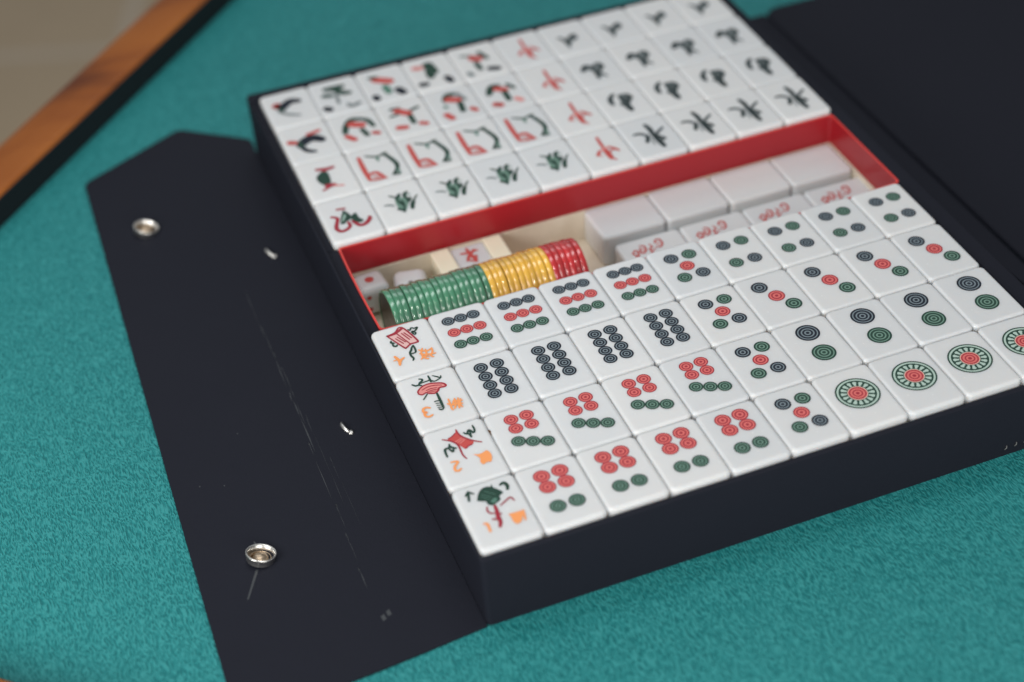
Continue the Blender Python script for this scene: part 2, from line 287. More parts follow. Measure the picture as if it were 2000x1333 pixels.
GLYPHS = {
'book': [('f','pink',0.0,[(-0.263,0.461),(-0.116,0.488),(0.029,0.576),(0.169,0.146),(0.125,0.094),(0.035,0.092),(-0.056,0.033),(-0.092,0.057)]),('f','redd',0.0,[(-0.263,0.461),(-0.116,0.488),(0.029,0.576),(0.034,0.521),(-0.083,0.45),(-0.124,0.433),(-0.224,0.428)]),('s','redd',0.028,[(-0.263,0.461),(-0.116,0.488),(0.029,0.576),(0.169,0.146),(0.125,0.094),(0.035,0.092),(-0.056,0.033),(-0.092,0.057),(-0.263,0.461)]),('s','redd',0.026,[(-0.093,0.447),(0.035,0.092)]),('s','redd',0.026,[(0.025,0.421),(0.1,0.238)]),('s','redd',0.026,[(-0.017,0.419),(0.057,0.214)]),('s','redd',0.024,[(-0.112,0.36),(-0.026,0.18)]),('s','redd',0.024,[(-0.149,0.326),(-0.069,0.156)]),('s','greend',0.026,[(0.112,0.469),(0.137,0.435),(0.174,0.492),(0.217,0.457),(0.272,0.461),(0.201,0.382),(0.152,0.398),(0.204,0.336),(0.174,0.299),(0.146,0.379)]),('s','greend',0.032,[(-0.243,0.297),(-0.248,0.255),(-0.207,0.228)]),('s','greend',0.03,[(-0.236,0.22),(-0.237,0.162),(-0.2,0.137),(-0.175,0.162)]),('s','greend',0.03,[(0.061,0.036),(0.017,-0.016),(-0.003,-0.065),(-0.042,-0.118),(-0.051,-0.201),(-0.033,-0.281),(-0.057,-0.327)]),('s','greend',0.026,[(0.061,0.036),(0.064,-0.038),(0.046,-0.146),(-0.027,-0.154)]),('s','orange',0.043,[(-0.305,-0.11),(-0.268,-0.242),(-0.288,-0.346)]),('s','orange',0.037,[(-0.175,-0.2),(-0.241,-0.24),(-0.288,-0.332)]),('s','orange',0.028,[(-0.345,-0.206),(-0.281,-0.2)]),('s','orange',0.028,[(0.109,-0.117),(0.178,-0.179),(0.243,-0.195),(0.306,-0.167)]),('s','orange',0.028,[(0.175,-0.105),(0.127,-0.198),(0.113,-0.321),(0.073,-0.36)]),('s','orange',0.028,[(0.318,-0.158),(0.304,-0.253),(0.248,-0.342),(0.278,-0.384)]),('s','orange',0.03,[(0.213,-0.152),(0.195,-0.259),(0.139,-0.348),(0.185,-0.398)]),('s','orange',0.028,[(0.096,-0.212),(0.164,-0.273),(0.245,-0.297),(0.338,-0.312)]),('s','orange',0.028,[(0.117,-0.309),(0.213,-0.34)])],
'fan': [('f','redl',0.0,[(-0.231,0.231),(-0.219,0.294),(-0.124,0.373),(-0.005,0.393),(0.107,0.361),(0.204,0.313),(0.237,0.245),(0.199,0.222),(0.123,0.23),(0.077,0.169),(0.013,0.134),(-0.064,0.163),(-0.111,0.203),(-0.187,0.183)]),('s','redd',0.027,[(-0.231,0.231),(-0.219,0.294),(-0.124,0.373),(-0.005,0.393),(0.107,0.361),(0.204,0.313),(0.237,0.245),(0.199,0.222),(0.123,0.23),(0.077,0.169),(0.013,0.134),(-0.064,0.163),(-0.111,0.203),(-0.187,0.183),(-0.233,0.225)]),('s','redd',0.018,[(-0.152,0.29),(-0.043,0.328),(0.074,0.315),(0.173,0.275)]),('s','redd',0.016,[(-0.096,0.25),(-0.012,0.266),(0.086,0.247)]),('s','redd',0.016,[(-0.081,0.216),(-0.002,0.22),(0.081,0.208)]),('s','redd',0.016,[(-0.055,0.19),(0.045,0.177)]),('s','greend',0.029,[(-0.257,0.483),(-0.217,0.434),(-0.167,0.427),(-0.124,0.4)]),('s','greend',0.029,[(-0.112,0.568),(-0.072,0.542),(-0.081,0.505),(-0.134,0.474),(-0.159,0.424)]),('s','greend',0.023,[(-0.14,0.456),(0.002,0.466),(0.037,0.464),(0.106,0.41),(0.206,0.447)]),('s','greend',0.027,[(0.044,0.578),(0.047,0.494),(0.043,0.419)]),('s','greend',0.021,[(0.111,0.554),(0.171,0.501),(0.215,0.449),(0.233,0.497)]),('s','greend',0.025,[(-0.108,0.16),(-0.201,0.061)]),('s','greend',0.035,[(0.04,0.112),(0.035,-0.056),(0.028,-0.254)]),('s','greend',0.025,[(0.028,-0.254),(-0.01,-0.289),(-0.051,-0.257)]),('s','greend',0.018,[(-0.063,-0.064),(-0.018,-0.058),(0.027,-0.079)]),('s','greend',0.018,[(-0.053,-0.112),(0.025,-0.135)]),('s','greend',0.018,[(-0.054,-0.165),(0.024,-0.188)]),('s','greend',0.018,[(-0.055,-0.218),(0.017,-0.235)]),('s','orange',0.037,[(-0.176,-0.172),(-0.225,-0.139),(-0.276,-0.152),(-0.297,-0.216),(-0.255,-0.255),(-0.29,-0.259),(-0.297,-0.329),(-0.249,-0.364),(-0.191,-0.345)]),('s','orange',0.027,[(0.158,-0.099),(0.152,-0.191),(0.138,-0.332),(0.15,-0.371)]),('s','orange',0.027,[(0.111,-0.199),(0.173,-0.254),(0.22,-0.169)]),('s','orange',0.029,[(0.251,-0.129),(0.233,-0.256),(0.182,-0.352)]),('s','orange',0.029,[(0.307,-0.142),(0.274,-0.261),(0.253,-0.372)]),('s','orange',0.027,[(0.22,-0.169),(0.287,-0.2),(0.35,-0.216)]),('s','orange',0.029,[(0.169,-0.266),(0.248,-0.262),(0.333,-0.289)]),('s','orange',0.025,[(0.34,-0.171),(0.292,-0.283),(0.305,-0.369)])],
'scroll': [('f','redm',0.0,[(0.017,0.531),(0.044,0.415),(0.108,0.309),(0.195,0.198),(0.151,0.123),(0.093,0.124),(0.064,0.088),(0.02,0.082),(-0.024,0.172),(-0.072,0.226),(-0.105,0.324),(-0.165,0.371),(-0.144,0.406),(-0.087,0.424),(-0.006,0.489)]),('s','redd',0.025,[(0.028,0.551),(0.044,0.415),(0.106,0.303),(0.197,0.204),(0.302,0.121)]),('s','redd',0.025,[(-0.235,0.422),(-0.157,0.367),(-0.096,0.301),(-0.051,0.191),(-0.058,-0.02),(-0.031,-0.132)]),('s','redd',0.019,[(-0.01,0.478),(-0.078,0.427),(-0.144,0.406)]),('s','redd',0.019,[(0.155,0.134),(0.093,0.124),(0.031,0.09)]),('s','redl',0.014,[(-0.066,0.293),(0.05,0.335)]),('s','redl',0.014,[(-0.044,0.258),(0.073,0.305)]),('s','redl',0.014,[(-0.014,0.225),(0.091,0.284)]),('s','greend',0.029,[(0.296,0.531),(0.294,0.428),(0.258,0.374),(0.212,0.46),(0.154,0.39),(0.118,0.432)]),('s','greend',0.033,[(0.154,0.39),(0.193,0.359),(0.195,0.294)]),('s','greend',0.025,[(0.212,0.46),(0.212,0.363)]),('s','greend',0.033,[(-0.173,0.273),(-0.199,0.209),(-0.261,0.199),(-0.283,0.147),(-0.291,0.025)]),('s','greend',0.033,[(-0.184,0.24),(-0.152,0.187),(-0.106,0.153)]),('s','greend',0.029,[(-0.21,0.189),(-0.175,0.097),(-0.149,0.148)]),('s','orange',0.035,[(-0.273,-0.114),(-0.175,-0.143),(-0.254,-0.228),(-0.273,-0.305),(-0.235,-0.337),(-0.184,-0.309)]),('f','orange',0.0,[(0.082,-0.084),(0.164,-0.122),(0.233,-0.116),(0.308,-0.094),(0.343,-0.18),(0.33,-0.273),(0.288,-0.353),(0.228,-0.338),(0.161,-0.363),(0.135,-0.295),(0.155,-0.218),(0.131,-0.144)])],
'pot': [('f','greend',0.0,[(-0.197,0.323),(-0.136,0.448),(-0.057,0.532),(0.032,0.551),(0.088,0.525),(0.124,0.581),(0.119,0.499),(0.174,0.426),(0.221,0.333),(0.146,0.284),(0.134,0.207),(0.052,0.162),(-0.013,0.139),(-0.07,0.183),(-0.082,0.259),(-0.131,0.281)]),('s','greenm',0.011,[(-0.094,0.429),(0.024,0.305)]),('s','greenm',0.011,[(-0.112,0.378),(-0.019,0.277)]),('s','greenm',0.011,[(-0.03,0.471),(0.102,0.34)]),('f','greenm',0.0,[(-0.02,0.23),(0.062,0.276),(0.096,0.236),(0.025,0.175)]),('s','greend',0.046,[(-0.257,0.552),(-0.305,0.372)]),('s','greend',0.031,[(-0.318,0.484),(-0.261,0.541),(-0.196,0.485)]),('s','greend',0.046,[(0.237,0.499),(0.298,0.519),(0.326,0.44),(0.303,0.367)]),('s','redd',0.024,[(-0.102,0.139),(-0.127,0.069),(-0.099,-0.008),(-0.047,-0.02)]),('s','redd',0.051,[(0.009,0.111),(0.0,-0.001),(-0.022,-0.106),(-0.028,-0.23),(-0.067,-0.315)]),('s','redd',0.037,[(-0.113,-0.134),(-0.051,-0.162)]),('s','redd',0.033,[(0.037,-0.076),(-0.011,-0.077)]),('s','redd',0.022,[(0.089,0.087),(0.203,0.152),(0.281,0.187),(0.313,0.102)]),('s','orange',0.037,[(-0.262,-0.17),(-0.221,-0.2),(-0.229,-0.355)]),('f','orange',0.0,[(0.13,-0.129),(0.248,-0.137),(0.342,-0.145),(0.329,-0.22),(0.278,-0.312),(0.246,-0.354),(0.176,-0.368),(0.144,-0.285),(0.149,-0.207)]),('s','orange',0.028,[(0.359,-0.141),(0.343,-0.226),(0.322,-0.343)])],
'butterfly': [('s','redd',0.054,[(-0.144,0.324),(-0.01,0.301)]),('s','redd',0.054,[(-0.3,0.132),(-0.213,0.047),(-0.271,-0.116),(-0.314,-0.263),(-0.254,-0.376),(-0.144,-0.357),(-0.064,-0.28),(-0.062,-0.155)]),('s','redd',0.06,[(0.021,-0.153),(0.107,-0.332),(0.228,-0.317),(0.334,-0.2),(0.338,-0.148)]),('f','greend',0.0,[(-0.044,0.264),(0.026,0.101),(0.028,-0.05),(-0.087,-0.121),(-0.149,-0.175),(-0.2,-0.13),(-0.135,0.073)]),('f','greend',0.0,[(0.003,-0.016),(0.139,0.088),(0.156,-0.091),(0.215,-0.205),(0.132,-0.249),(0.041,-0.163)]),('f','greenl',0.0,[(-0.072,0.127),(-0.042,0.07),(-0.132,-0.078),(-0.163,-0.084)])],
'worm': [('s','redd',0.071,[(-0.127,0.356),(0.04,0.302),(0.181,0.318)]),('s','redd',0.059,[(-0.018,0.258),(0.067,0.288)]),('s','greend',0.167,[(-0.046,0.158),(-0.088,0.036),(-0.078,-0.139)]),('s','redd',0.108,[(-0.086,-0.248),(0.03,-0.262)]),('s','redd',0.051,[(-0.057,-0.304),(-0.193,-0.362)]),('s','redl',0.043,[(0.036,-0.293),(0.197,-0.359)])],
'rooster': [('s','redm',0.123,[(-0.347,0.129),(-0.265,0.088)]),('s','redm',0.082,[(0.047,0.266),(0.28,0.318)]),('s','black',0.154,[(-0.178,-0.046),(-0.052,0.072),(0.113,0.111),(0.249,-0.018)]),('s','black',0.07,[(-0.198,-0.066),(-0.106,-0.291),(0.026,-0.372)]),('s','greend',0.082,[(-0.17,0.04),(-0.178,-0.106)])],
'bird': [('s','redm',0.183,[(-0.234,0.186),(-0.207,0.139)]),('s','black',0.129,[(-0.187,0.001),(-0.065,0.164),(0.068,0.242),(0.199,0.192)]),('s','greend',0.086,[(-0.208,0.044),(-0.18,-0.034)]),('s','blackl',0.052,[(-0.251,-0.062),(-0.092,-0.238),(0.1,-0.35)])],
'flower_a': [('s','greend',0.108,[(-0.182,0.336),(-0.009,0.314),(0.157,0.329)]),('s','greend',0.098,[(-0.018,0.285),(0.09,0.099),(0.231,0.027)]),('s','greend',0.108,[(-0.265,0.099),(-0.144,0.07)]),('s','blackl',0.056,[(-0.033,0.063),(-0.067,-0.277)]),('s','black',0.13,[(-0.351,-0.374),(-0.303,-0.43)]),('s','blackl',0.065,[(0.092,-0.39),(0.159,-0.488),(0.322,-0.426)])],
'flower_b': [('s','redm',0.168,[(-0.143,0.238),(0.094,0.078)]),('s','greend',0.087,[(-0.23,0.355),(-0.128,0.331)]),('s','greenm',0.124,[(-0.044,-0.101),(-0.033,-0.326)]),('s','black',0.124,[(-0.336,-0.389),(-0.323,-0.477)]),('s','black',0.146,[(0.172,-0.32),(0.221,-0.465)])],
'flower_c': [('s','redl',0.125,[(-0.287,0.295),(-0.184,0.27)]),('s','greend',0.184,[(-0.002,0.319),(0.024,0.022)]),('s','greend',0.132,[(-0.059,0.065),(-0.076,-0.151)]),('s','black',0.125,[(-0.342,-0.376),(-0.265,-0.388)]),('s','black',0.125,[(0.209,-0.325),(0.239,-0.479)])],
'flower_d': [('s','greend',0.054,[(-0.28,0.309),(-0.084,0.243)]),('s','greend',0.089,[(0.105,0.302),(0.193,0.031)]),('s','redm',0.19,[(-0.073,0.134),(0.007,0.075)]),('s','greend',0.098,[(-0.083,-0.084),(-0.071,-0.329)]),('s','blackl',0.098,[(-0.343,-0.392),(-0.312,-0.491)]),('s','black',0.134,[(0.12,-0.4),(0.251,-0.453)])],
'plum_a': [('s','greend',0.092,[(-0.268,-0.016),(-0.191,0.191),(-0.037,0.393),(0.144,0.365)]),('s','greend',0.071,[(0.144,0.365),(0.266,0.241),(0.318,-0.003)]),('s','redm',0.167,[(-0.067,0.237),(0.107,0.134)]),('s','greend',0.092,[(0.072,-0.034),(0.111,-0.267)]),('s','redm',0.117,[(-0.262,-0.157),(-0.167,-0.31)]),('s','redm',0.104,[(0.258,-0.249),(0.324,-0.289)])],
'plum_b': [('s','greend',0.084,[(-0.202,0.392),(-0.061,0.374)]),('s','redm',0.161,[(-0.102,0.288),(0.06,0.128)]),('s','greend',0.098,[(0.076,0.015),(0.072,-0.243)]),('s','greend',0.07,[(0.154,0.212),(0.306,0.267)]),('s','greend',0.063,[(-0.281,0.143),(-0.126,0.169)]),('s','redm',0.133,[(-0.253,-0.311),(-0.133,-0.346)]),('s','redm',0.112,[(0.201,-0.334),(0.277,-0.383)])],
'plum_c': [('s','greend',0.093,[(-0.137,0.214),(-0.025,0.399),(0.165,0.384)]),('s','blackl',0.085,[(0.165,0.384),(0.249,0.115)]),('s','redm',0.17,[(-0.05,0.234),(0.102,0.157)]),('s','greend',0.106,[(0.119,0.02),(0.079,-0.277)]),('s','greenm',0.076,[(-0.2,0.007),(-0.177,-0.021)]),('s','redm',0.127,[(-0.263,-0.293),(-0.204,-0.447)]),('s','redm',0.106,[(0.272,-0.279),(0.321,-0.367)])],
'plum_d': [('s','greend',0.107,[(-0.252,0.055),(-0.12,0.281),(0.011,0.28)]),('s','redm',0.15,[(-0.043,0.176),(0.089,0.092)]),('s','greend',0.107,[(0.054,-0.003),(0.045,-0.289)]),('s','greend',0.077,[(0.198,0.25),(0.281,0.077)]),('s','redm',0.139,[(-0.257,-0.359),(-0.18,-0.414)]),('s','redl',0.107,[(0.192,-0.332),(0.254,-0.427)])],
'frame': [('s','redm',0.091,[(-0.293,0.392),(-0.306,-0.008),(-0.306,-0.407)]),('s','redm',0.079,[(-0.302,-0.268),(-0.129,-0.225),(-0.022,-0.463)]),('s','redm',0.059,[(-0.314,-0.432),(-0.158,-0.466),(0.005,-0.476)]),('s','redm',0.051,[(-0.211,-0.341),(-0.106,-0.393)]),('s','greend',0.055,[(-0.154,0.396),(0.042,0.283),(0.246,0.344)]),('s','greenm',0.071,[(0.035,0.258),(0.03,0.143)]),('s','greend',0.083,[(0.181,0.332),(0.242,0.184),(0.311,-0.084),(0.282,-0.271),(0.175,-0.418)]),('s','greend',0.071,[(0.154,-0.436),(0.266,-0.464)]),('s','greenm',0.051,[(0.282,-0.271),(0.287,-0.446)])],
'fa': [('f','gmid',0.0,[(-0.069,0.201),(0.009,0.195),(0.1,0.118),(0.146,0.014),(0.098,-0.108),(-0.003,-0.283),(-0.085,-0.211),(-0.101,-0.011)]),('s','greend',0.038,[(-0.141,0.31),(-0.089,0.251),(-0.029,0.214)]),('s','blackl',0.045,[(-0.305,0.041),(-0.222,0.025),(-0.152,-0.034)]),('s','greend',0.068,[(-0.043,0.172),(-0.006,0.203),(0.044,0.276)]),('s','greend',0.045,[(-0.044,0.14),(-0.025,0.033),(-0.009,-0.056)]),('s','greend',0.063,[(0.192,0.294),(0.137,0.247),(0.109,0.146)]),('s','greend',0.057,[(0.113,0.16),(0.149,0.077),(0.132,-0.028)]),('s','gmid',0.038,[(0.162,0.201),(0.225,0.203)]),('s','greend',0.045,[(0.027,0.056),(0.03,-0.043),(0.01,-0.162)]),('s','greend',0.079,[(-0.099,-0.172),(-0.032,-0.237)]),('s','greend',0.045,[(0.019,-0.134),(-0.027,-0.303)]),('s','greend',0.029,[(0.339,0.115),(0.28,0.045),(0.238,-0.031)]),('s','greend',0.072,[(0.225,-0.041),(0.17,-0.144),(0.138,-0.256)]),('s','greend',0.034,[(0.208,0.097),(0.184,-0.005)])],
'zhong': [('s','redm',0.047,[(0.053,0.413),(0.039,0.203),(0.033,-0.01)]),('s','redm',0.079,[(0.031,0.01),(0.039,-0.169),(0.04,-0.362)]),('s','redm',0.042,[(0.04,-0.362),(0.104,-0.432)]),('s','redm',0.066,[(-0.079,-0.052),(-0.158,-0.167)]),('s','redl',0.034,[(-0.07,-0.056),(0.009,-0.018),(0.145,0.032)]),('s','redm',0.045,[(0.147,0.011),(0.213,-0.08),(0.267,-0.175)]),('s','redl',0.026,[(-0.165,-0.183),(-0.091,-0.229)]),('s','redm',0.039,[(0.031,-0.164),(0.198,-0.092)])],
'dong': [('s','soot',0.053,[(-0.282,0.159),(-0.159,0.148),(-0.045,0.021)]),('s','soot',0.075,[(0.047,0.396),(0.075,0.22),(0.056,0.01)]),('s','soot',0.085,[(0.06,0.068),(0.077,-0.179),(0.094,-0.423)]),('s','soot',0.048,[(0.323,0.176),(0.178,0.068),(0.059,-0.031)]),('s','soot',0.08,[(-0.061,0.009),(-0.14,-0.168)]),('s','soot',0.067,[(0.118,-0.041),(0.212,-0.187)]),('s','blackl',0.032,[(-0.032,-0.045),(-0.04,-0.297)]),('s','soot',0.04,[(0.077,-0.179),(0.188,-0.215)])],
'nan': [('f','blackl',0.0,[(0.037,0.245),(0.162,0.239),(0.247,0.12),(0.209,-0.013),(0.117,-0.155),(0.064,-0.389),(-0.009,-0.333),(-0.045,-0.148),(-0.026,0.031)]),('s','soot',0.08,[(-0.068,0.298),(-0.165,0.196),(-0.206,0.066),(-0.206,-0.047)]),('s','soot',0.075,[(0.032,0.21),(0.033,0.077),(0.069,0.002)]),('s','soot',0.062,[(0.148,0.208),(0.199,0.144),(0.222,0.018)]),('s','soot',0.055,[(0.213,0.042),(0.119,-0.062),(0.035,-0.188)]),('s','soot',0.055,[(-0.063,-0.101),(-0.006,-0.148),(0.08,-0.061)]),('s','soot',0.1,[(0.028,-0.203),(0.038,-0.292),(0.048,-0.381)]),('s','soot',0.037,[(0.007,-0.005),(-0.016,-0.125)]),('s','soot',0.042,[(0.138,0.118),(0.086,-0.026)])],
'xi': [('f','blackl',0.0,[(-0.145,0.191),(-0.006,0.14),(0.118,0.197),(0.21,0.13),(0.211,-0.011),(0.106,-0.117),(0.01,-0.346),(-0.076,-0.361),(-0.072,-0.185),(-0.091,-0.016),(-0.164,0.001)]),('s','soot',0.104,[(-0.241,0.02),(-0.172,0.125),(-0.129,0.183)]),('s','soot',0.039,[(-0.122,0.2),(-0.031,0.153)]),('s','soot',0.065,[(-0.021,0.128),(-0.045,-0.0),(0.0,-0.083)]),('s','soot',0.073,[(0.151,0.18),(0.159,0.056),(0.171,-0.011)]),('s','soot',0.052,[(0.138,0.006),(0.057,-0.092),(-0.03,-0.108)]),('s','soot',0.06,[(-0.043,-0.14),(-0.042,-0.28),(-0.06,-0.369)]),('s','soot',0.044,[(0.036,-0.141),(0.058,-0.232),(0.122,-0.363)]),('s','soot',0.036,[(0.014,0.069),(0.093,0.21)])],
'bei': [('f','blackl',0.0,[(-0.197,0.114),(-0.126,0.061),(-0.076,-0.044),(0.062,0.107),(0.159,0.12),(0.163,-0.041),(0.058,-0.129),(-0.045,-0.249),(-0.141,-0.356),(-0.154,-0.161),(-0.171,-0.011)]),('s','soot',0.061,[(-0.214,0.091),(-0.162,0.048),(-0.13,-0.063),(-0.131,-0.142)]),('s','soot',0.061,[(-0.074,-0.076),(0.03,0.028),(0.119,0.078)]),('s','soot',0.081,[(0.12,0.061),(0.126,-0.038),(0.087,-0.096)]),('s','soot',0.051,[(-0.106,-0.155),(-0.099,-0.252),(-0.129,-0.362)]),('s','soot',0.041,[(-0.004,-0.018),(-0.078,-0.2)])],
'loops': [('s','redm',0.037,[(-0.43,0.092),(-0.352,0.176),(-0.315,0.123),(-0.348,0.0),(-0.39,0.021),(-0.409,0.116)]),('s','redm',0.032,[(-0.398,0.025),(-0.391,-0.074)]),('s','redm',0.037,[(-0.22,0.268),(-0.144,0.232),(-0.162,0.101),(-0.227,0.045),(-0.271,0.084),(-0.237,0.207)]),('s','redl',0.029,[(-0.203,0.19),(-0.21,0.107)]),('s','redm',0.034,[(-0.035,0.248),(-0.016,0.152),(-0.09,0.101),(-0.065,0.019),(-0.11,-0.011)]),('s','redm',0.037,[(0.071,0.232),(0.118,0.315),(0.192,0.297),(0.186,0.159),(0.11,0.091),(0.057,0.134)]),('s','redl',0.032,[(0.117,0.245),(0.119,0.156)]),('s','redm',0.029,[(-0.074,0.023),(0.023,0.081)])],
'windchar': [('s','redm',0.059,[(-0.191,0.2),(-0.07,0.176),(0.115,0.191)]),('s','redm',0.064,[(-0.053,0.308),(-0.034,0.107),(0.005,-0.119)]),('s','redm',0.059,[(0.069,0.231),(-0.062,0.086),(-0.148,-0.045)]),('s','redm',0.054,[(-0.106,0.073),(0.057,0.028)]),('s','redm',0.054,[(0.04,0.036),(-0.001,-0.133)]),('s','redm',0.054,[(-0.126,-0.039),(-0.018,-0.125)])],
}
DOTS = {
'9': [('k',-0.207,0.385,0.113),('k',0.016,0.385,0.113),('k',0.238,0.386,0.113),('r',-0.211,0.058,0.112),('r',0.013,0.062,0.112),('r',0.243,0.058,0.112),('g',-0.213,-0.274,0.111),('g',0.007,-0.272,0.111),('g',0.234,-0.277,0.111)],
'8': [('k',-0.113,0.412,0.119),('k',-0.114,0.179,0.118),('k',-0.119,-0.051,0.117),('k',-0.121,-0.271,0.116),('k',0.164,0.409,0.119),('k',0.163,0.175,0.118),('k',0.161,-0.052,0.117),('k',0.161,-0.272,0.117)],
'7': [('r',-0.105,0.414,0.117),('r',0.155,0.417,0.117),('r',0.155,0.19,0.116),('r',-0.109,0.19,0.116),('g',-0.174,-0.1,0.115),('g',0.032,-0.193,0.115),('g',0.24,-0.28,0.115)],
'6': [('r',-0.133,0.412,0.132),('r',0.165,0.421,0.132),('r',0.167,0.166,0.131),('r',-0.132,0.163,0.131),('g',-0.137,-0.269,0.129),('g',0.166,-0.27,0.129)],
'5': [('k',-0.136,0.349,0.131),('g',0.203,0.347,0.131),('r',0.037,0.06,0.13),('k',0.205,-0.219,0.129),('g',-0.141,-0.226,0.129)],
'4': [('k',-0.163,0.303,0.13),('g',0.187,0.314,0.13),('k',0.18,-0.23,0.128),('g',-0.168,-0.232,0.128)],
'3': [('k',-0.133,0.364,0.143),('r',0.029,0.049,0.142),('g',0.192,-0.253,0.141)],
'2': [('k',0.032,0.346,0.201),('g',0.036,-0.199,0.198)],
'1': [('1',0.025,0.084,0.352)],
}
# ================================================================ the setting
Z0 = -1.45                                # table surface
# table: square, turned 47.5 degrees; its corner lies beyond the left edge of the picture
dv = Vector((0.6753, 0.7375, 0)); nv = Vector((0.7375, -0.6753, 0))    # along the far-left side / into the table
P1 = Vector((-5.43, 13.71, 0))            # on the far-left inner edge
P2 = Vector((-6.93, 1.36, 0))             # on the near-left inner edge
t = (P2-P1).dot(dv); C0 = P1+dv*t         # inner corner
SIDE = 38.0
def uv(u, w, z): p = C0+dv*u+nv*w; return (p.x, p.y, z)
table = put('playing_table', None, label='square wooden playing table with teal embossed cover and brown varnished rim', cat='table')
# cover as a finely divided sheet so it keeps one object origin
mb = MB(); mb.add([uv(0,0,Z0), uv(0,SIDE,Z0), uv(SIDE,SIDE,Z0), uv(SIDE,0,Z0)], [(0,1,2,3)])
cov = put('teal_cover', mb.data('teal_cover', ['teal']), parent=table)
if cov.data.polygons[0].normal.z < 0: cov.data.flip_normals()
# rim profile (w outward, z), mitred at the corners
prof = [(0.0, Z0-0.5), (0.0, -0.90), (0.05, -0.84), (0.14, -0.815), (0.60, -0.80), (0.98, -0.84), (1.18, -0.93), (1.26, -1.10), (1.26, -2.6), (0.0, -2.6)]
def ringat(w, z): return [uv(-w, -w, z), uv(-w, SIDE+w, z), uv(SIDE+w, SIDE+w, z), uv(SIDE+w, -w, z)]
mb = MB(); mb.fix = True
mb.rings([ringat(w, z) for w, z in prof[1:]], 0, False, False, smooth=False)
put('wooden_rim', mb.data('wooden_rim', ['wood']), parent=table)
mb = MB(); mb.rings([ringat(-0.01, Z0-0.3), ringat(-0.01, -0.905), ringat(0.012, -0.885)], 0, False, False, smooth=False)
put('black_inner_band', mb.data('black_inner_band', ['rubber']), parent=table)
for a, b in ((0.5, 0.5), (0.5, SIDE-1.5), (SIDE-1.5, 0.5), (SIDE-1.5, SIDE-1.5)):
    mb = MB(); mb.rings([[uv(a, b, z), uv(a, b+1, z), uv(a+1, b+1, z), uv(a+1, b, z)] for z in (-2.0, -30.0)], 0); put('leg', mb.data('leg', ['wood']), parent=table)
mb = MB(); mb.add([(-400, -400, -30), (400, -400, -30), (400, 400, -30), (-400, 400, -30)], [(0,1,2,3)])
put('floor', mb.data('floor', ['floor']), kind='structure')

# ================================================================ the case
case = put('game_case', None, loc=(0, 0, Z0), label='open black leatherette case holding the tile trays, flap spread to the left', cat='case')
def cpart(name, mb, mats, parent=None, bev=None):
    o = put(name, mb.data(name, mats), loc=(0, 0, -Z0 if parent is None else 0), parent=parent or case)
    if bev: bevel(o, bev)
    return o
XL, XR, YF, YB = -0.055, 10.42, -0.105, 14.05
mb = MB(); mb.box(-0.002, -0.004, Z0+0.006, 10.085, 13.795, -1.36); cpart('case_bottom', mb, ['leather'])
# four walls in one closed, round-cornered band; the top edge dips slightly from side to side
def band(ins, rc, n=8):
    o = []
    x0, x1, y0, y1 = XL+ins[0], XR-ins[1], YF+ins[2], YB-ins[3]
    for (cx, cy, a0) in ((x1-rc, y1-rc, 0), (x0+rc, y1-rc, 90), (x0+rc, y0+rc, 180), (x1-rc, y0+rc, 270)):
        for k in range(n+1):
            a = R(a0+90*k/n); o.append((cx+rc*math.cos(a), cy+rc*math.sin(a)))
    full = []
    for k in range(len(o)):
        a, b2 = o[k], o[(k+1) % len(o)]; full.append(a)
        d = math.hypot(a[0]-b2[0], a[1]-b2[1])
        if d > 1: full += [(a[0]+(b2[0]-a[0])*t/10, a[1]+(b2[1]-a[1])*t/10) for t in range(1, 10)]
    return full
def ztop(x, y): return -0.065-0.05*max(0, min(1, x/10.4))
inner = (0.049, 0.33, 0.097, 0.25)
def bring(f, rc, z=None, dz=0): 
    return [(x, y, (ztop(x, y)+dz) if z is None else z) for x, y in band([i*f for i in inner], rc)]
mb = MB(); mb.fix = True
mb.rings([bring(0, .09, Z0+.004), bring(0, .09, None, -.02), bring(.05, .085, None, -.006), bring(.15, .08), bring(.85, .02), bring(.95, .015, None, -.006), bring(1, .012, None, -.02), bring(1, .012, Z0+.004)], 0, False, False)
cpart('walls', mb, ['leather'])
mb = MB(); mb.box(0.0, 5.60, -0.32, 0.195, 8.19, -0.13); mb.box(0.0, 8.193, -0.32, 0.125, 13.797, -0.12); cpart('inner_ledge', mb, ['leather'])

